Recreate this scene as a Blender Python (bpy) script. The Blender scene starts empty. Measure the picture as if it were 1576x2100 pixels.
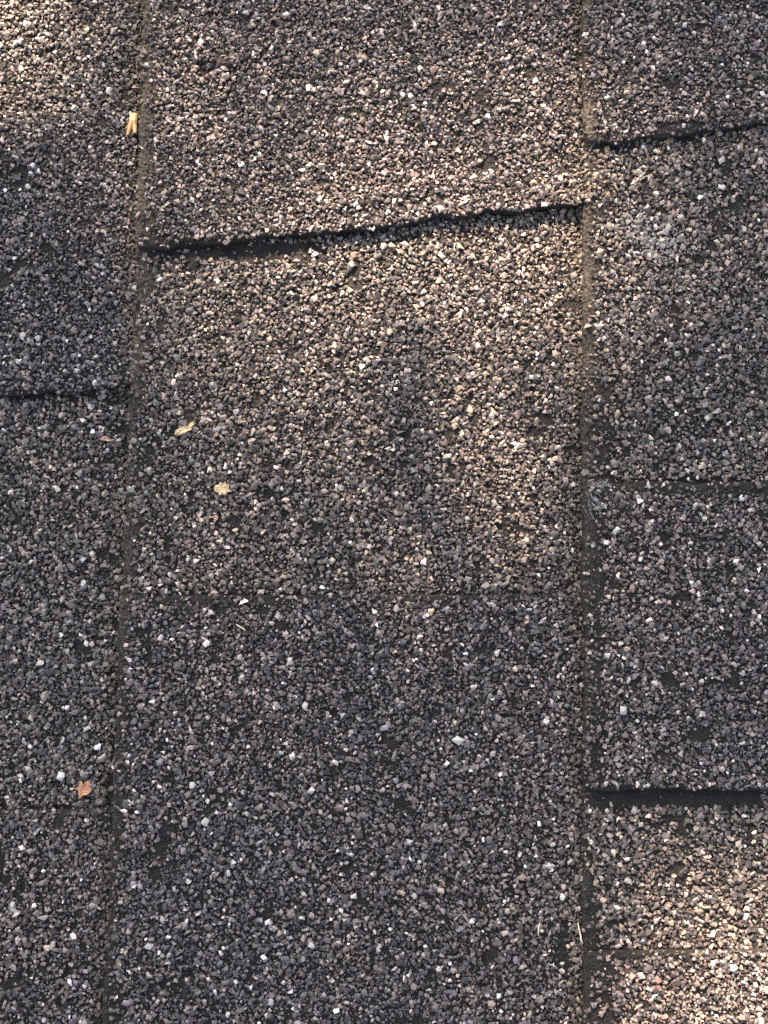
import bpy, bmesh, math
import numpy as np
from mathutils import Vector, Matrix

# ------------------------------------------------------------------ frame of reference
# Roof-local axes: x runs up the slope, y along the courses, z out of the roof (metres).
PITCH = math.radians(20.0)
ROOF = Matrix.Rotation(-PITCH, 4, 'Y')          # roof-local -> world
sc = bpy.context.scene
col = sc.collection

# ------------------------------------------------------------------ camera
DIST, TILT, ROLL = 0.40, math.radians(6.1), math.radians(0.96)
FPX = 1050 * DIST / 0.1613                       # focal length in photograph pixels
f0 = Vector((0, math.sin(TILT), -math.cos(TILT)))
u0 = Vector((0, math.cos(TILT), math.sin(TILT)))
r0 = Vector((1, 0, 0))
cam_u = u0 * math.cos(ROLL) - r0 * math.sin(ROLL)
cam_r = r0 * math.cos(ROLL) + u0 * math.sin(ROLL)
cam_p = -f0 * DIST + Vector((0, 0, 0.004))
cd = bpy.data.cameras.new('camera')
cd.sensor_fit = 'VERTICAL'
cd.sensor_height = 24.0
cd.lens = FPX / 2100 * 24.0
cd.clip_start, cd.clip_end = 0.01, 500
cam = bpy.data.objects.new('camera', cd)
col.objects.link(cam)
cm = Matrix((cam_r, cam_u, -f0)).transposed().to_4x4()
cm.translation = cam_p
cam.matrix_world = ROOF @ cm
sc.camera = cam

# ------------------------------------------------------------------ light
SUN_AZ, SUN_EL = math.radians(14.0), math.radians(33.0)   # relative to the roof plane; azimuth from +y towards -x
SUN = Vector((-math.sin(SUN_AZ) * math.cos(SUN_EL), math.cos(SUN_AZ) * math.cos(SUN_EL), math.sin(SUN_EL)))
SUNW = (ROOF.to_3x3() @ SUN).normalized()
w = bpy.data.worlds.new('World')
sc.world = w
w.use_nodes = True
nt = w.node_tree
nt.nodes.clear()
sky = nt.nodes.new('ShaderNodeTexSky')
sky.sky_type = 'NISHITA'
sky.sun_disc = False
sky.sun_elevation = math.asin(SUNW.z)
sky.sun_rotation = math.atan2(SUNW.x, SUNW.y)
sky.air_density, sky.dust_density, sky.ozone_density = 1.0, 2.5, 1.0
hs = nt.nodes.new('ShaderNodeHueSaturation')
hs.inputs['Saturation'].default_value = 0.42
bg = nt.nodes.new('ShaderNodeBackground')
bg.inputs['Strength'].default_value = 0.055
wo = nt.nodes.new('ShaderNodeOutputWorld')
nt.links.new(sky.outputs[0], hs.inputs['Color'])
nt.links.new(hs.outputs[0], bg.inputs[0])
nt.links.new(bg.outputs[0], wo.inputs[0])
sd = bpy.data.lights.new('sun', 'SUN')
sd.energy = 5.0
sd.angle = math.radians(0.53)
sd.color = (1.0, 0.73, 0.50)
so = bpy.data.objects.new('sun', sd)
col.objects.link(so)
so.rotation_mode = 'QUATERNION'
so.rotation_quaternion = SUNW.to_track_quat('Z', 'Y')
so.location = SUNW * 20
sc.view_settings.view_transform = 'Standard'
sc.view_settings.look = 'None'
sc.view_settings.exposure = 3.1
sc.view_settings.gamma = 1.0
sc.view_settings.use_curve_mapping = False
sc.cycles.use_denoising = False
sc.cycles.max_bounces = 6

rng = np.random.default_rng(7)


def P(px, py):
    """roof-local (x, y) of a point of the roof surface, from where the photograph shows it"""
    d = f0 * FPX + cam_r * (px - 788) + cam_u * (1050 - py)
    t = -(cam_p.z - 0.003) / d.z
    q = cam_p + d * t
    return q.x, q.y


MM = 0.001
PX = 0.1536 * MM                                  # one photograph pixel on the roof
X1, X2 = P(258, 1050)[0], P(1195, 1050)[0]
E = X2 - X1                                       # exposure of one course
XK = {k: X1 + (k - 1) * E for k in range(-9, 12)}
STEP, TAB = 3.7 * MM, 2.3 * MM
NX, NY = 0.156, 0.198                             # half extents of the zone with single granules

# ------------------------------------------------------------------ numpy noise
_tab = np.random.default_rng(11).random((16, 256, 256))


def vn(x, y, scale, seed=0):
    u, v = np.asarray(x) / scale + 37.3 * seed, np.asarray(y) / scale + 91.7 * seed
    i, j = np.floor(u).astype(int), np.floor(v).astype(int)
    a, b = u - i, v - j
    a, b = a * a * (3 - 2 * a), b * b * (3 - 2 * b)
    t = _tab[seed % 16]
    g = lambda p, q: t[p % 256, q % 256]
    return (g(i, j) * (1 - a) + g(i + 1, j) * a) * (1 - b) + (g(i, j + 1) * (1 - a) + g(i + 1, j + 1) * a) * b


def smooth(a, b, v):
    t = np.clip((v - a) / (b - a), 0, 1)
    return t * t * (3 - 2 * t)


# ------------------------------------------------------------------ shape of the courses
def line(pts):
    q = [P(*p) for p in pts]
    xs = np.array([p[0] for p in q]); ys = np.array([p[1] for p in q])
    s0 = (ys[1] - ys[0]) / (xs[1] - xs[0]); s1 = (ys[-1] - ys[-2]) / (xs[-1] - xs[-2])
    xs = np.concatenate(([xs[0] - 0.2], xs, [xs[-1] + 0.2]))
    ys = np.concatenate(([ys[0] - 0.2 * s0], ys, [ys[-1] + 0.2 * s1]))
    return lambda x: np.interp(x, xs, ys)


def const(y, slope=0.0, xc=0.0):
    return lambda x: y + slope * (np.asarray(x) - xc)


class Tab:
    def __init__(self, k, lo, hi, wob=0.5, lift_lo=0.0, lift_hi=0.0, seed=0, r=2.5):
        self.k, self._lo, self._hi, self.wob = k, lo, hi, wob * MM
        self.ll, self.lh, self.seed, self.r = lift_lo, lift_hi, seed, r * MM

    def lo(self, x):
        return self._lo(x) + self.wob * ((vn(x, 0 * x, 9 * MM, self.seed) - .5) * 1.6 + (vn(x, 0 * x, 2.6 * MM, self.seed + 1) - .5))

    def hi(self, x):
        return self._hi(x) + self.wob * ((vn(x, 0 * x + 1, 8 * MM, self.seed + 2) - .5) * 1.6 + (vn(x, 0 * x + 1, 2.4 * MM, self.seed + 3) - .5))

    def butt(self, y, lo, hi):
        """x of the front edge, rounded off at the corners"""
        d = np.minimum(np.minimum(y - lo, hi - y), self.r)
        d = np.clip(d, 0, self.r)
        return butt(self.k, y) + self.r * (1 - np.sqrt(np.maximum(0, 1 - (1 - d / self.r) ** 2)))

    def dz(self, x, y):
        lo, hi = self.lo(x), self.hi(x)
        d = np.minimum(y - lo, hi - y)
        z = TAB - 0.5 * MM * (1 - smooth(0, 1.6 * MM, d))
        s = np.clip((x - XK[self.k]) / E, 0, 1)
        z = z + self.ll * MM * (0.25 + 0.75 * s) * (1 - smooth(0, 16 * MM, y - lo))
        z = z + self.lh * MM * (1 - smooth(0, 16 * MM, hi - y))
        return z


def butt(k, y):
    y = np.asarray(y, float)
    return XK[k] + 0.9 * MM * (vn(y, 0 * y + k, 30 * MM, 4) - .5) + 0.9 * MM * (vn(y, 0 * y + k, 6 * MM, 5) - .5) + 0.9 * MM * (vn(y, 0 * y + k, 1.8 * MM, 6) - .5)


RIDGES = [  # buckles in the mat: ends in the photograph, height mm, half width mm
    (400, 128, 470, 146, 1.0, 1.6), (470, 146, 540, 118, 0.9, 1.6), (820, 150, 980, 215, .45, 3), (540, 250, 640, 238, .6, 2), (330, 215, 420, 235, .5, 2),
    (640, 440, 860, 398, .9, 2.6), (900, 395, 1080, 372, .6, 2.4), (840, 255, 900, 262, .7, 1.8), (350, 640, 640, 560, .5, 3),
    (420, 930, 520, 760, .5, 3.2), (700, 700, 1000, 640, .4, 3), (1350, 160, 1540, 110, .8, 2.2), (560, 1290, 470, 1345, .8, 1.6),
    (240, 1300, 300, 1480, .4, 2.5), (700, 1250, 980, 1275, .35, 2.2), (1330, 700, 1500, 640, .6, 2.4)]
_R = [(P(a, b), P(c, d), h * MM, wd * MM) for a, b, c, d, h, wd in RIDGES]


def surf(k, x, y):
    x, y = np.asarray(x, float), np.asarray(y, float)
    z = STEP * (1 - (x - XK[k]) / E)
    z = z + 0.55 * MM * (vn(x, y, 34 * MM, k % 5 + 1) - .5) + 0.42 * MM * (vn(x, y, 11 * MM, k % 5 + 2) - .5) + 0.3 * MM * (vn(x, y, 4.2 * MM, k % 5 + 3) - .5)
    for (ax, ay), (bx, by), h, wd in _R:
        dx, dy = bx - ax, by - ay
        L2 = dx * dx + dy * dy
        t = np.clip(((x - ax) * dx + (y - ay) * dy) / L2, 0, 1)
        d2 = (x - ax - t * dx) ** 2 + (y - ay - t * dy) ** 2
        # steep on the side away from the sun, gentle towards it
        below = (y - ay - t * dy) < 0
        ww = np.where(below, wd * .45, wd * 1.5)
        z = z + h * np.exp(-d2 / (ww * ww))
    b = x - butt(k, y)
    return z - 0.35 * MM * (1 - smooth(0, 1.4 * MM, b))


YT, YB = 1.2, -1.2
TABS = {k: [] for k in XK}
TABS[1] = [
    Tab(1, line([(270, 516), (400, 510), (520, 496), (640, 487), (760, 476), (860, 455), (960, 443), (1070, 431), (1195, 417)]), const(0.262, .05), 1.25, 1.8, 0, 1),
    Tab(1, const(-0.245, .06), line([(262, 1221), (500, 1223), (700, 1219), (1000, 1219), (1195, 1221)]), .5, 0, 0, 2)]
TABS[2] = [
    Tab(2, line([(1195, 303), (1260, 298), (1330, 288), (1420, 276), (1500, 268), (1576, 262)]), const(0.235, .03), 1.1, 1.1, 0, 3),
    Tab(2, line([(1195, 1620), (1400, 1618), (1576, 1619)]), line([(1195, 992), (1400, 992), (1576, 988)]), .8, 1.3, 0.0, 4, 3.4),
    Tab(2, const(-0.27, .05), line([(1195, 1946), (1400, 1946), (1576, 1944)]), .4, 0, 0, 5, 3)]
TABS[0] = [
    Tab(0, line([(-300, 836), (0, 811), (100, 806), (200, 797), (265, 790)]), line([(-300, 236), (0, 232), (265, 228)]), .4, .5, 0, 6),
    Tab(0, const(-0.262, .05), line([(-300, 1668), (0, 1662), (225, 1656)]), .4, 0, 0, 7)]
for k in XK:                                        # the rest of the roof, past the picture
    near = k in (0, 1, 2)
    segs = []
    y = YB + rng.uniform(0, .06)
    while y < YT - .05:
        ln = rng.uniform(.07, .15)
        segs.append((y, min(y + ln, YT - .01)))
        y += ln + rng.uniform(.06, .14)
    if near:
        lo0 = min(float(t._lo(XK[k])) for t in TABS[k]) - .05
        hi0 = max(float(t._hi(XK[k])) for t in TABS[k]) + .05
        segs = [s for s in segs if s[1] < lo0 or s[0] > hi0]
    for a, b in segs:
        TABS[k].append(Tab(k, const(a, rng.uniform(-.1, .12), XK[k]), const(b, rng.uniform(-.1, .12), XK[k]), .5, 0, 0, int(rng.integers(0, 9))))


def in_tab(t, x, y, m=0.0):
    lo, hi = t.lo(x), t.hi(x)
    return (y > lo + m) & (y < hi - m) & (x > t.butt(y, lo, hi) + m)


# ------------------------------------------------------------------ wear: where the granules have gone
BARE = [  # photograph rectangles x0, y0, x1, y1, strength
    (1210, 1618, 1562, 1651, 1.0), (1235, 985, 1580, 1012, .75), (290, 1222, 600, 1240, .6), (600, 1219, 1000, 1232, .45), (1230, 1944, 1400, 1962, .6),
    (1205, 790, 1255, 990, .6), (1255, 810, 1290, 940, .5), (310, 500, 660, 530, .85), (660, 478, 1190, 490, .3), (285, 540, 318, 610, .8), (1340, 255, 1440, 290, .8),
    (1210, 296, 1300, 312, .7), (290, 450, 325, 512, .7), (1205, 240, 1245, 300, .6), (0, 806, 262, 822, .55), (265, 960, 290, 1010, .6), (215, 1500, 262, 1700, .5), (205, 1990, 262, 2110, .7),
    (1210, 1010, 1238, 1600, .55), (1205, 1960, 1255, 2110, .6), (1345, 1095, 1372, 1125, .9), (1350, 1380, 1378, 1410, .9), (815, 840, 850, 868, .6), (330, 1670, 360, 1720, .8), (300, 890, 330, 950, .5), (1335, 830, 1500, 900, .25)]
_B = []
for a, b, c, d, s in BARE:
    x0, y0 = P(a, d); x1, y1 = P(c, b)
    _B.append((x0, y0, x1, y1, s))


def bare(k, x, y):
    """0 to 1: how bare of granules"""
    e = x - butt(k, y)
    wd = (.5 + 5.2 * vn(y, 0 * y + k * 3.1, 28 * MM, 8) + 2.2 * (vn(y, 0 * y + k, 5 * MM, 9) - .5)) * MM
    v = 0.88 * (1 - smooth(wd * .65, wd * 1.25, e)) * (.55 + .6 * vn(y, 0 * y + k * 7, 16 * MM, 3))
    n = vn(x, y, 5.2 * MM, 10) * .6 + vn(x, y, 2.2 * MM, 12) * .4
    m = vn(x, y, 45 * MM, 2)
    v = np.maximum(v, .92 * smooth(.735 - .05 * m, .83 - .05 * m, n))
    for x0, y0, x1, y1, s in _B:
        q = np.minimum(np.minimum(x - x0, x1 - x), np.minimum(y - y0, y1 - y)) + 1.3 * MM * (vn(x, y, 3 * MM, 7) - .5)
        v = np.maximum(v, s * smooth(-.5 * MM, .5 * MM, q))
    return np.clip(v, 0, 1)


# ------------------------------------------------------------------ materials
def mat(name):
    m = bpy.data.materials.new(name)
    m.use_nodes = True
    n = m.node_tree
    return m, n, n.nodes['Principled BSDF']


def N(n, t, **kw):
    q = n.nodes.new(t)
    for a, b in kw.items():
        setattr(q, a, b)
    return q


def mk_shingle():
    m, n, b = mat('asphalt_shingle')
    L = n.links.new
    tc = N(n, 'ShaderNodeTexCoord')
    # asphalt coating with dust, in and near the granule zone
    no = N(n, 'ShaderNodeTexNoise'); no.inputs['Scale'].default_value = 260; no.inputs['Detail'].default_value = 5
    no2 = N(n, 'ShaderNodeTexNoise'); no2.inputs['Scale'].default_value = 1000; no2.inputs['Detail'].default_value = 4
    L(tc.outputs['Object'], no.inputs['Vector']); L(tc.outputs['Object'], no2.inputs['Vector'])
    r = N(n, 'ShaderNodeValToRGB')
    r.color_ramp.elements[0].position, r.color_ramp.elements[0].color = .32, (.0055, .0053, .0057, 1)
    r.color_ramp.elements[1].position, r.color_ramp.elements[1].color = .72, (.021, .0195, .019, 1)
    L(no.outputs['Fac'], r.inputs[0])
    dust = N(n, 'ShaderNodeAttribute', attribute_name='dust')
    dm = N(n, 'ShaderNodeMath', operation='MULTIPLY'); L(dust.outputs['Fac'], dm.inputs[0])
    mr = N(n, 'ShaderNodeMapRange'); mr.inputs[1].default_value, mr.inputs[2].default_value = .36, .66
    L(no2.outputs['Fac'], mr.inputs[0]); L(mr.outputs[0], dm.inputs[1])
    mx = N(n, 'ShaderNodeMix', data_type='RGBA')
    L(dm.outputs[0], mx.inputs[0]); L(r.outputs[0], mx.inputs[6]); mx.inputs[7].default_value = (.120, .102, .084, 1)
    # beyond the zone: granules as colour and relief
    vo = N(n, 'ShaderNodeTexVoronoi'); vo.inputs['Scale'].default_value = 720
    L(tc.outputs['Object'], vo.inputs['Vector'])
    sp = N(n, 'ShaderNodeSeparateColor'); L(vo.outputs['Color'], sp.inputs[0])
    r2 = N(n, 'ShaderNodeValToRGB')
    el = r2.color_ramp.elements
    el[0].position, el[0].color = 0, (.03, .03, .032, 1)
    el[1].position, el[1].color = 1, (.5, .48, .45, 1)
    for p, c in ((.55, (.07, .064, .066, 1)), (.8, (.115, .10, .098, 1)), (.95, (.17, .15, .14, 1))):
        e = el.new(p); e.color = c
    L(sp.outputs[0], r2.inputs[0])
    ve = N(n, 'ShaderNodeTexVoronoi', feature='DISTANCE_TO_EDGE'); ve.inputs['Scale'].default_value = 720
    L(tc.outputs['Object'], ve.inputs['Vector'])
    me_ = N(n, 'ShaderNodeMapRange'); me_.inputs[1].default_value, me_.inputs[2].default_value = .04, .20
    L(ve.outputs['Distance'], me_.inputs[0])
    gap = N(n, 'ShaderNodeMix', data_type='RGBA'); gap.inputs[6].default_value = (.008, .0075, .008, 1)
    L(me_.outputs[0], gap.inputs[0]); L(r2.outputs[0], gap.inputs[7])
    far = N(n, 'ShaderNodeAttribute', attribute_name='far')
    mx2 = N(n, 'ShaderNodeMix', data_type='RGBA')
    L(far.outputs['Fac'], mx2.inputs[0]); L(mx.outputs[2], mx2.inputs[6]); L(gap.outputs[2], mx2.inputs[7])
    L(mx2.outputs[2], b.inputs['Base Color'])
    inv = N(n, 'ShaderNodeMath', operation='MULTIPLY'); L(vo.outputs['Distance'], inv.inputs[0]); L(far.outputs['Fac'], inv.inputs[1])
    bp = N(n, 'ShaderNodeBump', invert=True); bp.inputs['Strength'].default_value = 1; bp.inputs['Distance'].default_value = .0008
    L(inv.outputs[0], bp.inputs['Height'])
    bp2 = N(n, 'ShaderNodeBump'); bp2.inputs['Strength'].default_value = 1; bp2.inputs['Distance'].default_value = .0014
    L(no2.outputs['Fac'], bp2.inputs['Height']); L(bp.outputs[0], bp2.inputs['Normal'])
    L(bp2.outputs[0], b.inputs['Normal'])
    b.inputs['Roughness'].default_value = .8
    b.inputs['Specular IOR Level'].default_value = .3
    return m


def mk_granule():
    m, n, b = mat('mineral_granule')
    L = n.links.new
    at = N(n, 'ShaderNodeAttribute', attribute_name='tint')
    tc = N(n, 'ShaderNodeTexCoord')
    no = N(n, 'ShaderNodeTexNoise'); no.inputs['Scale'].default_value = 2600; no.inputs['Detail'].default_value = 3
    L(tc.outputs['Object'], no.inputs['Vector'])
    mr = N(n, 'ShaderNodeMapRange'); mr.inputs[3].default_value, mr.inputs[4].default_value = .55, 1.45
    L(no.outputs['Fac'], mr.inputs[0])
    mu = N(n, 'ShaderNodeVectorMath', operation='SCALE')
    L(at.outputs['Color'], mu.inputs[0]); L(mr.outputs[0], mu.inputs['Scale'])
    L(mu.outputs[0], b.inputs['Base Color'])
    b.inputs['Roughness'].default_value = .62
    b.inputs['Specular IOR Level'].default_value = .45
    return m


def mk_plain(name, c1, c2, scale, rough=.75, bump=.0003, spec=.3):
    m, n, b = mat(name)
    L = n.links.new
    tc = N(n, 'ShaderNodeTexCoord')
    no = N(n, 'ShaderNodeTexNoise'); no.inputs['Scale'].default_value = scale; no.inputs['Detail'].default_value = 5
    L(tc.outputs['Object'], no.inputs['Vector'])
    r = N(n, 'ShaderNodeValToRGB')
    r.color_ramp.elements[0].position, r.color_ramp.elements[0].color = .35, (*c1, 1)
    r.color_ramp.elements[1].position, r.color_ramp.elements[1].color = .68, (*c2, 1)
    L(no.outputs['Fac'], r.inputs[0]); L(r.outputs[0], b.inputs['Base Color'])
    bp = N(n, 'ShaderNodeBump'); bp.inputs['Distance'].default_value = bump; bp.inputs['Strength'].default_value = .7
    L(no.outputs['Fac'], bp.inputs['Height']); L(bp.outputs[0], b.inputs['Normal'])
    b.inputs['Roughness'].default_value = rough
    b.inputs['Specular IOR Level'].default_value = spec
    return m


M_SH, M_GR = mk_shingle(), mk_granule()


# ------------------------------------------------------------------ mesh helpers
def mesh_from(name, v, f, m, smooth_shade=False):
    me = bpy.data.meshes.new(name)
    me.from_pydata([tuple(p) for p in v], [], [tuple(q) for q in f])
    me.materials.append(m)
    if smooth_shade:
        me.polygons.foreach_set('use_smooth', [True] * len(me.polygons))
    me.update()
    return me


def link(name, me, parent=None):
    o = bpy.data.objects.new(name, me)
    col.objects.link(o)
    if parent is not None:
        o.parent = parent
    return o


def grid_sheet(name, X, Y, Z, drop, m, dust, far):
    """a sheet of shingle: top surface from the grid, side walls going down by drop"""
    ny, nx = X.shape
    top = np.stack([X, Y, Z], -1).reshape(-1, 3)
    idx = np.arange(ny * nx).reshape(ny, nx)
    quads = np.stack([idx[:-1, :-1], idx[:-1, 1:], idx[1:, 1:], idx[1:, :-1]], -1).reshape(-1, 4)
    ring = np.concatenate([idx[0, :], idx[1:, -1], idx[-1, -2::-1], idx[-2:0:-1, 0]])
    low = top[ring].copy(); low[:, 2] -= drop
    n0 = len(top); nr = len(ring)
    a = np.arange(nr); b = (a + 1) % nr
    wall = np.stack([ring[a], n0 + a, n0 + b, ring[b]], -1)
    v = np.concatenate([top, low]); f = np.concatenate([quads, wall])
    me = bpy.data.meshes.new(name)
    me.vertices.add(len(v)); me.vertices.foreach_set('co', v.ravel())
    me.loops.add(len(f) * 4); me.loops.foreach_set('vertex_index', f.ravel().astype(np.int32))
    me.polygons.add(len(f)); me.polygons.foreach_set('loop_start', np.arange(0, len(f) * 4, 4, dtype=np.int32))
    sm = np.zeros(len(f), bool); sm[:len(quads)] = True
    me.update(calc_edges=True)
    me.polygons.foreach_set('use_smooth', sm)
    for nm, arr in (('dust', dust), ('far', far)):
        at = me.attributes.new(nm, 'FLOAT', 'POINT')
        arr = arr.ravel()
        at.data.foreach_set('value', np.concatenate([arr, arr[ring]]).astype(np.float32))
    me.materials.append(m)
    me.update()
    return me


def axis(lo, hi, n_lo, n_hi, fine, coarse):
    """sample positions, fine inside the granule zone and coarse outside"""
    a, b = max(lo, n_lo), min(hi, n_hi)
    if a >= b:
        return np.linspace(lo, hi, max(2, int((hi - lo) / coarse) + 1))
    out = [np.linspace(a, b, max(2, int((b - a) / fine) + 1))]
    if lo < a: out.insert(0, np.linspace(lo, a, max(2, int((a - lo) / coarse) + 1))[:-1])
    if hi > b: out.append(np.linspace(b, hi, max(2, int((hi - b) / coarse) + 1))[1:])
    return np.concatenate(out)


def farness(x, y):
    return np.clip(np.maximum(smooth(NX - .004, NX + .002, np.abs(x)), smooth(NY - .004, NY + .002, np.abs(y))), 0, 1)


def dust_and_light(k, x, y):
    e = x - butt(k, y)
    edge = 1 - smooth(1.0 * MM, 7 * MM, e)
    up = smooth(-.16, .12, y)                       # dust fades downwards: warm light above, shade below put into its colour
    return np.clip(edge * (.08 + .8 * up) * (.3 + .9 * vn(x, y, 14 * MM, 1)) + .03, 0, 1)


# ------------------------------------------------------------------ the roof
roof = bpy.data.objects.new('roof', None)
col.objects.link(roof)
roof.matrix_world = ROOF
roof['kind'] = 'structure'
roof['label'] = 'dark grey laminated asphalt shingle roof worn bare along its course edges'

deck_me = bpy.data.meshes.new('roof_deck')
bm = bmesh.new()
bmesh.ops.create_cube(bm, size=1, matrix=Matrix.Translation(((XK[-9] + XK[11] + E) / 2, 0, -.016)) @ Matrix.Diagonal((XK[11] - XK[-9] + E, 2.38, .018, 1)))
bm.to_mesh(deck_me); bm.free()
deck_me.materials.append(mk_plain('deck_timber', (.18, .12, .07), (.3, .21, .13), 30))
link('deck', deck_me, roof)

shingles = {}
JOINT = {k: -.62 + .26 * ((k * 7) % 5 - 2) * .5 for k in XK}   # where the butt joints of a course fall, clear of the picture
for k in XK:
    near = k in (0, 1, 2)
    cuts = sorted({YB, JOINT[k] if abs(JOINT[k]) > .3 else -.55, (JOINT[k] if abs(JOINT[k]) > .3 else -.55) + 1.0, YT})
    for a, b in zip(cuts[:-1], cuts[1:]):
        if b - a < .02: continue
        ya, yb = a + .0008, b - .0008
        nn = near and ya < NY and yb > -NY
        ys = axis(ya, yb, -NY, NY, .0016, .03) if near else axis(ya, yb, 9, 10, 1, .03)
        us = axis(0, E + .035, -9 if nn else 9, 10, .0016, .03)
        U, Y = np.meshgrid(us, ys)
        X = U + butt(k, Y) * (1 - smooth(0, .02, U)) + XK[k] * smooth(0, .02, U)
        Z = surf(k, X, Y)
        me = grid_sheet('shingle', X, Y, Z, 2.6 * MM, M_SH, dust_and_light(k, X, Y), farness(X, Y))
        s = link('shingle', me, roof)
        if nn: shingles[k] = s
        for t in TABS[k]:
            mid = float((t._lo(XK[k]) + t._hi(XK[k])) / 2)
            if not (ya <= mid <= yb): continue
            tn = near and abs(mid) < .32
            nu = int((E + .03) / (.0011 if tn else .02)) + 1
            u = np.linspace(0, 1, nu) ** 1.0
            span = float(t._hi(XK[k]) - t._lo(XK[k]))
            nv = int(span / (.0011 if tn else .02)) + 2
            v = np.linspace(0, 1, nv)
            if tn:                                   # crowd samples into the rounded ends
                v = np.unique(np.concatenate([v, np.linspace(0, .004 / span, 7), 1 - np.linspace(0, .004 / span, 7)]))
            UU, VV = np.meshgrid(u, v)
            X0 = XK[k] + UU * (E + .03)
            LO, HI = t.lo(X0), t.hi(X0)
            Yt = LO + VV * (HI - LO)
            be = t.butt(Yt, LO, HI)
            Xt = X0 + (be - XK[k]) * (1 - smooth(0, .02, X0 - XK[k]))
            Xt = np.maximum(Xt, be + (UU) * 1e-4)
            Zt = surf(k, Xt, Yt) + t.dz(Xt, Yt)
            me = grid_sheet('tab', Xt, Yt, Zt, TAB + .35 * MM, M_SH, dust_and_light(k, Xt, Yt), farness(Xt, Yt))
            link('tab', me, s)

# ------------------------------------------------------------------ granules
def protos(n, npts, seed):
    r = np.random.default_rng(seed)
    out = []
    for _ in range(n):
        p = r.normal(size=(npts, 3))
        p /= np.linalg.norm(p, axis=1, keepdims=True)
        p *= r.uniform(.82, 1.12, (npts, 1))
        p *= np.array([r.uniform(.9, 1.36), r.uniform(.72, 1.02), r.uniform(.5, .82)])
        bm = bmesh.new()
        for q in p: bm.verts.new(q)
        bmesh.ops.convex_hull(bm, input=bm.verts)
        bmesh.ops.delete(bm, geom=[x for x in bm.verts if not x.link_faces], context='VERTS')
        bmesh.ops.triangulate(bm, faces=bm.faces)
        bmesh.ops.recalc_face_normals(bm, faces=bm.faces)
        bm.verts.index_update()
        out.append((np.array([x.co[:] for x in bm.verts]) * .5, np.array([[y.index for y in x.verts] for x in bm.faces])))
        bm.free()
    return out


PR_BIG, PR_SMALL = protos(30, 10, 3), protos(14, 6, 4)


def palette(n, kind, x, y):
    """linear base colours; kind 0 base mat, 1 raised tab"""
    r = rng.random(n)
    c = np.zeros((n, 3))
    a = [(.27, (.036, .034, .035)), (.35, (.092, .087, .083)), (.18, (.134, .121, .107)), (.065, (.205, .172, .135)), (.04, (.29, .255, .21)), (.025, (.42, .39, .36)), (.055, (.112, .086, .076)), (.025, (.082, .090, .096))]
    b = [(.29, (.035, .033, .036)), (.35, (.085, .080, .081)), (.17, (.122, .108, .102)), (.055, (.185, .155, .130)), (.04, (.26, .235, .215)), (.032, (.42, .40, .385)), (.045, (.115, .090, .085)), (.035, (.082, .090, .098))]
    pools = b if kind else a
    edges = np.cumsum([p[0] for p in pools]); edges /= edges[-1]
    which = np.searchsorted(edges, r)
    for i, (_, cc) in enumerate(pools):
        c[which == i] = cc
    c *= np.exp(rng.normal(0, .42, (n, 1)))
    c *= np.exp(rng.normal(0, .035, (n, 3)))
    c *= np.array([1.035, .97, 1.005])                                  # the blend leans to purple brown
    lf = vn(x, y, 55 * MM, 13) - .5                                    # colour batches drift along the mat
    c *= (1 + .34 * lf)[:, None] * np.stack([1 + .10 * lf, 1 + 0 * lf, 1 - .10 * lf], -1)
    for px, py, rad, a in ((1348, 488, 46, .75), (1290, 455, 30, .4), (1270, 650, 40, .25)):   # dusty scuffs
        qx, qy = P(px, py)
        g = a * np.exp(-((x - qx) ** 2 + (y - qy) ** 2) / (rad * PX) ** 2)
        c += g[:, None] * np.array([.20, .19, .19])
    return np.clip(c, .012, .72)


def bake(name, pos, size, protolist, tint, parent, tilt=.5):
    n = len(pos)
    if n == 0: return None
    which = rng.integers(0, len(protolist), n)
    az = rng.uniform(0, 2 * np.pi, n)
    tx, ty = rng.normal(0, tilt, n), rng.normal(0, tilt, n)
    ca, sa = np.cos(az), np.sin(az)
    V, F, C = [], [], []
    off = 0
    for i, (pv, pf) in enumerate(protolist):
        s = np.where(which == i)[0]
        if len(s) == 0: continue
        q = pv[None] * size[s][:, None, None]
        # tilt about x, then y, then turn about z
        cx, sx = np.cos(tx[s])[:, None], np.sin(tx[s])[:, None]
        y1 = q[..., 1] * cx - q[..., 2] * sx; z1 = q[..., 1] * sx + q[..., 2] * cx
        cy, sy = np.cos(ty[s])[:, None], np.sin(ty[s])[:, None]
        x2 = q[..., 0] * cy + z1 * sy; z2 = -q[..., 0] * sy + z1 * cy
        x3 = x2 * ca[s][:, None] - y1 * sa[s][:, None]; y3 = x2 * sa[s][:, None] + y1 * ca[s][:, None]
        v = np.stack([x3, y3, z2], -1) + pos[s][:, None, :]
        V.append(v.reshape(-1, 3)); nv = len(pv)
        F.append((pf[None] + (off + np.arange(len(s)) * nv)[:, None, None]).reshape(-1, 3))
        C.append(np.repeat(tint[s], nv, 0)); off += len(s) * nv
    V, F, C = np.concatenate(V), np.concatenate(F), np.concatenate(C)
    me = bpy.data.meshes.new(name)
    me.vertices.add(len(V)); me.vertices.foreach_set('co', V.ravel())
    me.loops.add(len(F) * 3); me.loops.foreach_set('vertex_index', F.ravel().astype(np.int32))
    me.polygons.add(len(F)); me.polygons.foreach_set('loop_start', np.arange(0, len(F) * 3, 3, dtype=np.int32))
    me.update(calc_edges=True)
    me.polygons.foreach_set('use_smooth', np.zeros(len(F), bool))
    at = me.attributes.new('tint', 'FLOAT_COLOR', 'POINT')
    at.data.foreach_set('color', np.concatenate([C, np.ones((len(C), 1))], 1).astype(np.float32).ravel())
    me.materials.append(M_GR)
    me.update()
    o = link(name, me, parent)
    o['kind'] = 'stuff'
    return o


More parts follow.
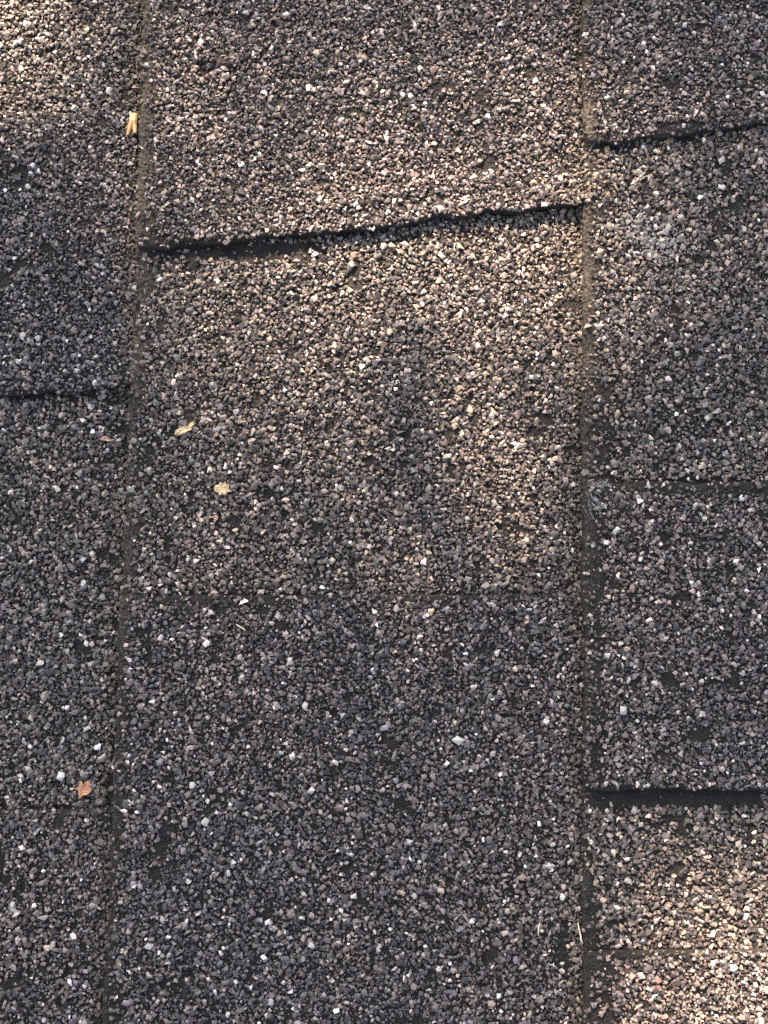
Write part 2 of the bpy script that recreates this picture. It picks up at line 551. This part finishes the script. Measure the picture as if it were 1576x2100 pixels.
def scatter(k, spacing, jit):
    x0, x1 = max(XK[k] - .001, -NX), min(XK[k] + E + .006, NX)
    xs = np.arange(x0, x1, spacing); ys = np.arange(-NY, NY, spacing * .866)
    X, Y = np.meshgrid(xs, ys)
    X = X + (np.arange(len(ys)) % 2)[:, None] * spacing / 2
    X = X.ravel() + rng.normal(0, jit * spacing, X.size); Y = Y.ravel() + rng.normal(0, jit * spacing, Y.size)
    ok = (X > butt(k, Y) + .1 * MM) & (np.abs(X) < NX) & (np.abs(Y) < NY)
    return X[ok], Y[ok]


EXTRA = []
for k in (0, 1, 2):
    for layer in (0, 1):
        for grade in (0, 1):
            X, Y = scatter(k, (1.08 if grade == 0 else 1.34) * MM, .30)
            inside = np.zeros(len(X), bool)
            dz = np.zeros(len(X))
            for t in TABS[k]:
                q = in_tab(t, X, Y, .15 * MM if layer else 0.0)
                inside |= q
                dz = np.where(q, t.dz(X, Y), dz)
            keep = inside if layer else ~inside
            if grade: keep &= (np.abs(X) < .136) & (np.abs(Y) < .178)      # fines only where the picture looks
            bb = bare(k, X, Y)
            keep &= rng.random(len(X)) > (bb if grade == 0 else bb * .84)
            X, Y, dz = X[keep], Y[keep], dz[keep] * layer
            n = len(X)
            if grade == 0:
                size = np.clip(np.exp(rng.normal(np.log(1.48 if layer == 0 else 1.38), .30, n)), .65, 2.8) * MM
                z = surf(k, X, Y) + dz + size * .14 + rng.random(n) ** 1.6 * .44 * MM
            else:
                size = np.clip(np.exp(rng.normal(np.log(.78), .25, n)), .4, 1.2) * MM
                z = surf(k, X, Y) + dz + size * .14 + rng.random(n) * .12 * MM
            tint = palette(n, 1 - layer if False else layer, X, Y)
            if grade: tint = tint * .5  # fines darkened in colour to deepen the shade between granules
            # granules in the gutter against the next course hold brown dirt
            g = smooth(7 * MM, 1 * MM, (XK[k] + E) - X) * .55
            tint = tint * (1 - g[:, None]) + g[:, None] * np.array([.075, .062, .046])
            pos = np.stack([X, Y, z], -1)
            bake('granules', pos, size, PR_BIG if grade == 0 else PR_SMALL, tint, shingles[k])


def top_z(x, y):
    """height of the roof surface and the course that shows there"""
    k = max(q for q in (0, 1, 2) if float(butt(q, y)) <= x)
    x_, y_ = np.array([x]), np.array([y])
    z = surf(k, x_, y_)
    for t in TABS[k]:
        if in_tab(t, x_, y_)[0]: z = z + t.dz(x_, y_)
    return float(z[0]), k


# single large granules that stand out one by one
SINGLE = [  # photograph x, y, size px, pale 0..1, warm 0..1
    (113, 1000, 22, .9, .1), (221, 180, 20, .9, .1), (150, 218, 20, .95, .1), (82, 1363, 24, .8, .3), (168, 1195, 18, .8, .1), (175, 1497, 20, .9, .1), (124, 1592, 26, .9, 0),
    (40, 1592, 18, .8, .1), (78, 1705, 20, .8, 0), (206, 1555, 20, .7, .3), (428, 1320, 22, .8, .1), (494, 1346, 18, .8, .4), (630, 1448, 24, .7, .1), (940, 1517, 26, .8, 0), (686, 1562, 20, .9, .1),
    (398, 1608, 20, .85, .1), (1256, 972, 18, .8, .1), (1327, 996, 20, .85, .1), (1260, 1090, 20, .85, .1), (1240, 1115, 16, .9, 0), (1274, 1455, 26, .75, 0), (1270, 1322, 18, .8, .2), (1358, 1310, 18, .8, .3),
    (1500, 1362, 18, .7, .5), (1476, 1576, 18, .75, .6), (1518, 1522, 20, .75, .1), (1205, 672, 20, .8, .5), (1238, 696, 16, .8, .4), (1388, 727, 18, .55, .4), (1300, 1660, 20, .8, 0), (1312, 1688, 18, .85, 0),
    (1128, 1776, 20, .75, .1), (1168, 1768, 20, .6, .2), (1285, 1805, 16, .8, .2), (600, 1130, 18, .7, .2), (625, 1205, 18, .7, .2), (720, 1750, 16, .8, .1), (424, 1683, 22, .75, .1), (640, 1620, 20, .8, 0),
    (598, 1800, 18, .8, .5), (838, 1725, 20, .7, .1), (470, 1785, 18, .8, .1), (850, 1835, 18, .7, .3), (620, 1880, 18, .75, 0), (90, 1880, 24, .7, .1), (28, 1858, 22, .7, 0), (170, 2096, 22, .8, 0),
    (640, 1935, 20, .8, 0), (1230, 1800, 18, .7, .1), (415, 98, 20, .8, .2), (505, 36, 18, .85, .2), (650, 115, 22, .85, .3), (545, 140, 18, .9, .1), (875, 300, 20, .8, .5), (635, 345, 18, .8, .3), (498, 345, 20, .7, .1),
    (860, 150, 18, .6, .2), (890, 300, 18, .7, .5), (830, 500, 20, .7, .5), (466, 660, 22, .8, .7), (800, 680, 20, .75, .3), (270, 1005, 26, .7, .4), (620, 760, 18, .75, .3), (920, 935, 22, .6, .3), (700, 1000, 18, .6, .3),
    (1010, 850, 20, .7, .3), (1008, 1150, 20, .6, .3), (1235, 1040, 16, .7, .1), (1420, 1040, 22, .6, 0), (60, 385, 18, .8, .2), (62, 700, 16, .8, .1), (180, 852, 18, .7, .3), (182, 830, 18, .8, .2), (40, 80, 20, .8, .6),
    (1400, 60, 18, .8, .2), (1560, 200, 20, .8, .2), (1480, 330, 20, .7, .1), (1280, 200, 20, .85, .5), (1400, 200, 18, .7, .2), (1560, 330, 22, .7, .3), (1320, 345, 16, .8, .7), (1370, 470, 24, .6, .1), (1480, 385, 22, .75, .1),
    (1530, 1880, 20, .8, .6), (1460, 1920, 16, .9, .2), (1310, 1995, 18, .8, .1), (1325, 2022, 18, .8, .2), (1500, 1980, 22, .9, .3), (1187, 2050, 18, .6, 1), (715, 1958, 14, .55, 1), (252, 1972, 18, .6, .9), (558, 2050, 18, .7, .2),
    (470, 2075, 16, .85, .1), (335, 1880, 20, .85, 0), (310, 1935, 20, .8, 0), (255, 1845, 18, .85, .4), (900, 1985, 18, .7, 0), (1025, 1420, 20, .8, .1), (955, 1362, 16, .8, .2), (885, 1255, 16, .7, 1), (1120, 1480, 18, .8, 0)]
single_me = {}
for i, (px, py, s, pale, warm) in enumerate(SINGLE):
    x, y = P(px, py)
    z, k = top_z(x, y)
    a = np.array([.55, .535, .53]) * (1 - warm) + np.array([.52, .39, .26]) * warm
    key = (i % 9, round(pale, 1), round(warm * 2) / 2)
    if key not in single_me:
        pv, pf = PR_BIG[key[0] * 2]
        me = mesh_from('granule', pv, pf, M_GR)
        at = me.attributes.new('tint', 'FLOAT_COLOR', 'POINT')
        at.data.foreach_set('color', np.tile(np.append(a * pale * .85, 1), len(pv)).astype(np.float32))
        single_me[key] = me
    o = link('granule', single_me[key], shingles[k])
    o.scale = (s * PX * .85,) * 3
    o.location = (x, y, z + s * PX * .30)
    o.rotation_euler = (rng.normal(0, .3), rng.normal(0, .3), rng.uniform(0, 6.28))


def tube(pts, rad, sides=5):
    v, f = [], []
    n = len(pts)
    for i, p in enumerate(pts):
        d = (pts[min(i + 1, n - 1)] - pts[max(i - 1, 0)]).normalized()
        s = d.cross(Vector((0, 0, 1)))
        s = s.normalized() if s.length > 1e-6 else Vector((1, 0, 0))
        t = s.cross(d)
        rr = rad[i] if hasattr(rad, '__len__') else rad
        for j in range(sides):
            a = 2 * math.pi * j / sides
            v.append(p + s * math.cos(a) * rr + t * math.sin(a) * rr)
    for i in range(n - 1):
        for j in range(sides):
            q = (j + 1) % sides
            f.append((i * sides + j, i * sides + q, (i + 1) * sides + q, (i + 1) * sides + j))
    f.append(tuple(range(sides))[::-1]); f.append(tuple(range((n - 1) * sides, n * sides)))
    return v, f


# frayed glass fibres at the worn corner of a tab
M_FIB = mk_plain('glass_fibre', (.30, .33, .36), (.48, .52, .56), 900, .5, 0, .4)
V, F = [], []
for i in range(34):
    px, py = rng.normal(1209, 7), rng.normal(1026, 15)
    if i > 24: px, py = rng.normal(1224, 6), rng.normal(998, 4)
    x, y = P(px, py)
    z, k = top_z(x, y)
    ln = rng.uniform(1.6, 4.2) * MM
    a = rng.normal(math.radians(-50 if i <= 24 else 40), .16)
    p0 = Vector((x, y, z + .5 * MM))
    d = Vector((math.cos(a), math.sin(a), rng.uniform(-.1, .5)))
    pts = [p0 + d * ln * s + Vector((0, 0, -.0006 * s * s)) + Vector(rng.normal(0, .0001, 3)) for s in (0, .35, .7, 1)]
    v, f = tube(pts, .033 * MM, 4)
    o_ = len(V); V += v; F += [tuple(q + o_ for q in g) for g in f]
fo = link('frayed_fibres', mesh_from('frayed_fibres', V, F, M_FIB), shingles[2])
fo['label'] = 'white tuft of frayed glass fibres at the worn tab corner'

# ------------------------------------------------------------------ debris lying on the roof
M_WOOD = mk_plain('bleached_wood', (.40, .24, .11), (.66, .47, .25), 420, .6, .0001)
M_LEAF = mk_plain('dry_orange_leaf', (.26, .12, .07), (.52, .27, .15), 330, .6, .0001)
M_TAN = mk_plain('tan_husk', (.34, .25, .15), (.56, .44, .28), 500, .8, .0001)
M_PINK = mk_plain('pink_chip', (.26, .17, .14), (.38, .25, .20), 700, .7)
M_STRAW = mk_plain('pale_straw', (.55, .50, .38), (.72, .66, .52), 500, .5)


def place(o, px, py, lift, rz=0.0):
    x, y = P(px, py)
    z, _ = top_z(x, y)
    o.matrix_world = ROOF @ Matrix.Translation((x, y, z + lift)) @ Matrix.Rotation(rz, 4, 'Z')


def thing(name, me, label, cat):
    o = link(name, me)
    o['label'], o['category'] = label, cat
    return o


def flake(outline, thick, curl, seed, rough=.25):
    """a thin flake in mm from its outline, curled and uneven, with thickness"""
    r = np.random.default_rng(seed)
    n = len(outline)
    o = np.array(outline, float)
    c = o.mean(0)
    rings = [c + (o - c) * s for s in (1, .72, .4)]
    pts = np.concatenate(rings + [c[None]])
    d2 = ((pts - c) ** 2).sum(1)
    z = curl * d2 / d2.max() + r.normal(0, rough, len(pts)) * .6
    top = np.c_[pts, z]; bot = np.c_[pts, z - thick]
    m = len(pts)
    f = []
    for a in range(2):
        for i in range(n):
            j = (i + 1) % n
            f.append((a * n + i, a * n + j, (a + 1) * n + j, (a + 1) * n + i))
    for i in range(n):
        f.append((2 * n + i, 2 * n + (i + 1) % n, 3 * n))
    f += [tuple(q + m for q in g)[::-1] for g in f]
    f += [(i, i + m, (i + 1) % n + m, (i + 1) % n) for i in range(n)]
    return np.concatenate([top, bot]) * MM, f


def add_flake(name, outline, thick, curl, seed, m, px, py, lift, label, cat, rough=.25):
    v, f = flake(outline, thick, curl, seed, rough)
    o = thing(name, mesh_from(name, v, f, m), label, cat)
    place(o, px, py, lift * MM)
    return o


# forked splinter: three strands bound at the head
V, F = [], []
for pts, wd in (([(.3, 3.3), (.1, 1.2), (-.5, -1.3), (-.9, -3.2)], .75), ([(.7, 3.3), (.8, 1), (1.0, -.8), (1.1, -2.5)], .8), ([(-.1, .9), (-.7, 0), (-1.5, -1.4)], .4)):
    for s in range(len(pts) - 1):
        pass
    n = len(pts)
    base = len(V)
    for i, (x, y) in enumerate(pts):
        h = wd * (1 - .35 * i / (n - 1))
        zz = .5 + .25 * math.sin(i * 1.3 + wd * 9)
        for dx, dzz in ((-h, 0), (-h * .3, .55), (h * .5, .45), (h, 0), (0, -.3)):
            V.append(Vector(((x + dx) * 1.15, (y + .12 * dx) * 1.1, zz + dzz)) * MM)
    for i in range(n - 1):
        for j in range(5):
            q = (j + 1) % 5
            F.append((base + i * 5 + j, base + (i + 1) * 5 + j, base + (i + 1) * 5 + q, base + i * 5 + q))
    F.append(tuple(base + j for j in range(5))); F.append(tuple(base + (n - 1) * 5 + j for j in range(5))[::-1])
o = thing('wood_splinter', mesh_from('wood_splinter', V, F, M_WOOD), 'pale tan forked wood splinter lodged against the edge of a shingle course', 'splinter')
place(o, 271, 258, 1.2 * MM)

add_flake('leaf_scrap', [(-3.1, .5), (-1.6, .7), (-1.5, 1.6), (-.7, 2.3), (-.2, 1.7), (.3, 2.5), (1.3, 2.7), (2.1, 2.2), (1.8, 1.2), (2.4, .3), (1.9, -.9), (.8, -1.5), (-.2, -1.6), (-1.2, -2.9), (-1.4, -1.2), (-1.8, -.2)],
          .16, .9, 2, M_LEAF, 172, 1620, 2.2, 'curled orange brown scrap of dry leaf with a pointed stalk', 'leaf scrap')
add_flake('husk_flake', [(-3.2, -1.8), (-2.9, -.4), (-1.6, .6), (-.4, 1.1), (.8, 1.2), (1.6, 2.1), (2.6, 2.6), (2.9, 1.6), (2.0, .9), (2.2, -.1), (.9, -.5), (-.2, -1.4), (-1.6, -1.9)],
          .3, .3, 5, M_TAN, 381, 882, 1.35, 'long ragged tan husk flake with a narrow upper end', 'husk flake')
add_flake('husk_flake', [(-2.6, -.1), (-2.1, 1.0), (-1.2, 1.2), (-.7, 2.2), (0, 1.5), (.9, 2.3), (1.3, 1.3), (2.3, 1.2), (2.0, .1), (2.9, -.8), (1.5, -1.1), (1.1, -2.2), (.2, -1.6), (-.7, -2.2), (-1.1, -1.2), (-2.0, -1.2)],
          .3, .2, 6, M_TAN, 457, 1003, 1.35, 'round star-edged pale tan husk flake in the shingle middle', 'husk flake')
add_flake('pink_chip', [(-1.9, -.5), (-1.2, .6), (-.2, .9), (.8, .3), (1.9, -.3), (2.6, -.2), (2.4, -.7), (.6, -.8), (-.9, -.6)],
          .35, .2, 8, M_PINK, 216, 898, 1.3, 'small dull pink wedge-shaped chip close to the course edge', 'chip')
add_flake('pink_chip', [(-1.6, .6), (-.4, .4), (.5, .8), (1.3, .5), (1.2, -.6), (.4, -.9), (-.3, -.2), (-1.5, -.1)],
          .35, .2, 9, M_PINK, 440, 1062, 1.3, 'tiny pinkish orange chip below the round tan flake', 'chip')


def straw(pts, rad, label, px, py):
    v, f = tube([Vector(p) * MM for p in pts], [r * .8 * MM for r in rad], 6)
    o = thing('straw_piece', mesh_from('straw_piece', v, f, M_STRAW, True), label, 'straw')
    place(o, px, py, 1.0 * MM)


straw([(-.7, 3.1, 0), (-.4, 1.2, .15), (.1, -.6, .1), (.2, -2.0, 0), (.8, -3.2, -.1)], (.15, .3, .32, .42, .2), 'thin pale curved straw piece at the seam above the sunlit corner', 1190, 1913)
straw([(-1.5, .9, 0), (-.3, .2, .2), (.9, -.5, .1), (1.6, -1.0, 0)], (.18, .25, .25, .15), 'short whitish slanting straw sliver below the tab joint', 497, 1287)
straw([(.2, 1.8, 0), (-.1, .3, .1), (-.1, -1.8, 0)], (.12, .3, .22), 'small upright whitish straw sliver beside the seam, left of the longer straw', 1105, 1905)

# ------------------------------------------------------------------ ground and the tree whose crown shades the roof
GZ = -3.4
gm = mesh_from('ground', [(-200, -200, GZ), (200, -200, GZ), (200, 200, GZ), (-200, 200, GZ)], [(0, 1, 2, 3)], mk_plain('lawn', (.03, .05, .015), (.06, .085, .03), 3, .9))
g = link('ground', gm); g['kind'] = 'structure'; g['label'] = 'short green lawn below the roof'


def light_map(px, py):
    """share of direct sun the crown is shaped to let through to a place on the roof (gaps between its leaves)"""
    G = lambda cx, cy, sx, sy, a: a * np.exp(-((px - cx) / sx) ** 2 - ((py - cy) / sy) ** 2)
    t = .038 + G(720, 180, 560, 400, .40) + G(580, 720, 350, 330, .27) + G(980, 820, 230, 420, .23) + G(1260, 480, 120, 300, .24) + G(1260, 30, 180, 200, .12)
    t = t + 1.2 * smooth(315, 120, np.hypot(px + 120, (py + 80) / 1.25)) + G(0, 1800, 120, 300, .08)
    t = t + 1.2 * smooth(600, 200, np.hypot(px - 1710, (py - 2260) / 1.1))
    return np.clip(t, 0, 1)


BASE = ROOF @ (SUN * 3.5)
tree = bpy.data.objects.new('shade_tree', None)
col.objects.link(tree)
tree.location = (BASE.x - 1.0, BASE.y + .25, GZ)
tree['label'] = 'leafy broadleaf tree beside the roof that dapples its sunlight'
tree['category'] = 'tree'
top = ROOF @ (SUN * 3.9) + Vector((-.9, .1, .5))
pts = [Vector((0, 0, 0)), Vector((.05, .03, 1.2)), Vector((-.02, .06, 2.6)), Vector((.06, 0, 3.8)), Vector(top) - tree.location + Vector((0, .1, .3))]
M_BARK = mk_plain('bark', (.06, .045, .03), (.14, .11, .08), 25, .9, .01)
TV, TF = tube(pts, (.14, .12, .1, .07, .03), 10)
RI = ROOF.inverted()


def in_column(p):
    """True where a world point stands between the sun and the photographed part of the roof"""
    l = RI @ p
    t = l.z / SUN.z
    return abs(l.x - SUN.x * t) < .19 and abs(l.y - SUN.y * t) < .24


for i in range(40):
    s = pts[3] + (pts[4] - pts[3]) * rng.uniform(-.5, .95)
    a = rng.uniform(-1.6, 1.6)
    e = s + Vector((math.cos(a), math.sin(a), rng.uniform(-.1, .6))) * rng.uniform(.5, 1.5)
    mid = (s + e) / 2 + Vector((0, 0, .08))
    if any(in_column(tree.location + s.lerp(mid, q / 8)) or in_column(tree.location + mid.lerp(e, q / 8)) for q in range(9)): continue
    v, f = tube([s, mid, e], (.022, .014, .005), 6)
    o_ = len(TV); TV += v; TF += [tuple(q + o_ for q in gq) for gq in f]
link('trunk', mesh_from('trunk', TV, TF, M_BARK, True), tree)

nl = 230000
ct = SUN * 3.4
e1 = Vector((1, 0, 0)); e1 = (e1 - SUN * e1.dot(SUN)).normalized(); e2 = SUN.cross(e1)
A = rng.uniform(-1, 1, (nl, 3)); A = A[(A ** 2).sum(1) < 1]
wob = 1 + .3 * (vn(A[:, 0] * .2, A[:, 1] * .2, .06, 3) - .5)
A = A * wob[:, None]
pc = np.array(ct)[None] + A[:, :1] * np.array(e1) * 1.0 + A[:, 1:2] * np.array(e2) * .85 + A[:, 2:3] * np.array(SUN) * .75
tt = (pc[:, 2] - .003) / SUN.z
hx, hy = pc[:, 0] - SUN.x * tt, pc[:, 1] - SUN.y * tt
lm = light_map(788 + hx / PX, 1050 - hy / PX)
infr = (np.abs(hx) < .20) & (np.abs(hy) < .25)
keep = rng.random(len(pc)) < np.where(infr, np.clip(1 - lm, 0, 1) ** 4.0, .28)  # leaves left out along sun rays to shape the light patches
pc = pc[keep]
n = len(pc)
lw = rng.uniform(.0075, .012, n)
q = rng.normal(size=(n, 3)); q /= np.linalg.norm(q, axis=1, keepdims=True)
r_ = rng.normal(size=(n, 3)); r_ -= q * (r_ * q).sum(1, keepdims=True); r_ /= np.linalg.norm(r_, axis=1, keepdims=True)
shape = np.array([(-1.2, 0), (-.5, .55), (.3, .5), (1.2, 0), (.3, -.5), (-.5, -.55)])
vv = (pc[:, None, :] + q[:, None, :] * shape[None, :, :1] * lw[:, None, None] + r_[:, None, :] * shape[None, :, 1:] * lw[:, None, None])
Rm = np.array(ROOF.to_3x3())
vv = vv.reshape(-1, 3) @ Rm.T - np.array(tree.location)[None]
ff = (np.arange(n)[:, None] * 6 + np.arange(6)[None])
me = bpy.data.meshes.new('crown')
me.vertices.add(len(vv)); me.vertices.foreach_set('co', vv.ravel())
me.loops.add(n * 6); me.loops.foreach_set('vertex_index', ff.ravel().astype(np.int32))
me.polygons.add(n); me.polygons.foreach_set('loop_start', np.arange(0, n * 6, 6, dtype=np.int32))
me.update(calc_edges=True)
me.materials.append(mk_plain('leaf_green', (.04, .07, .02), (.07, .11, .03), 8, .6))
link('crown', me, tree)
print('leaves', n)
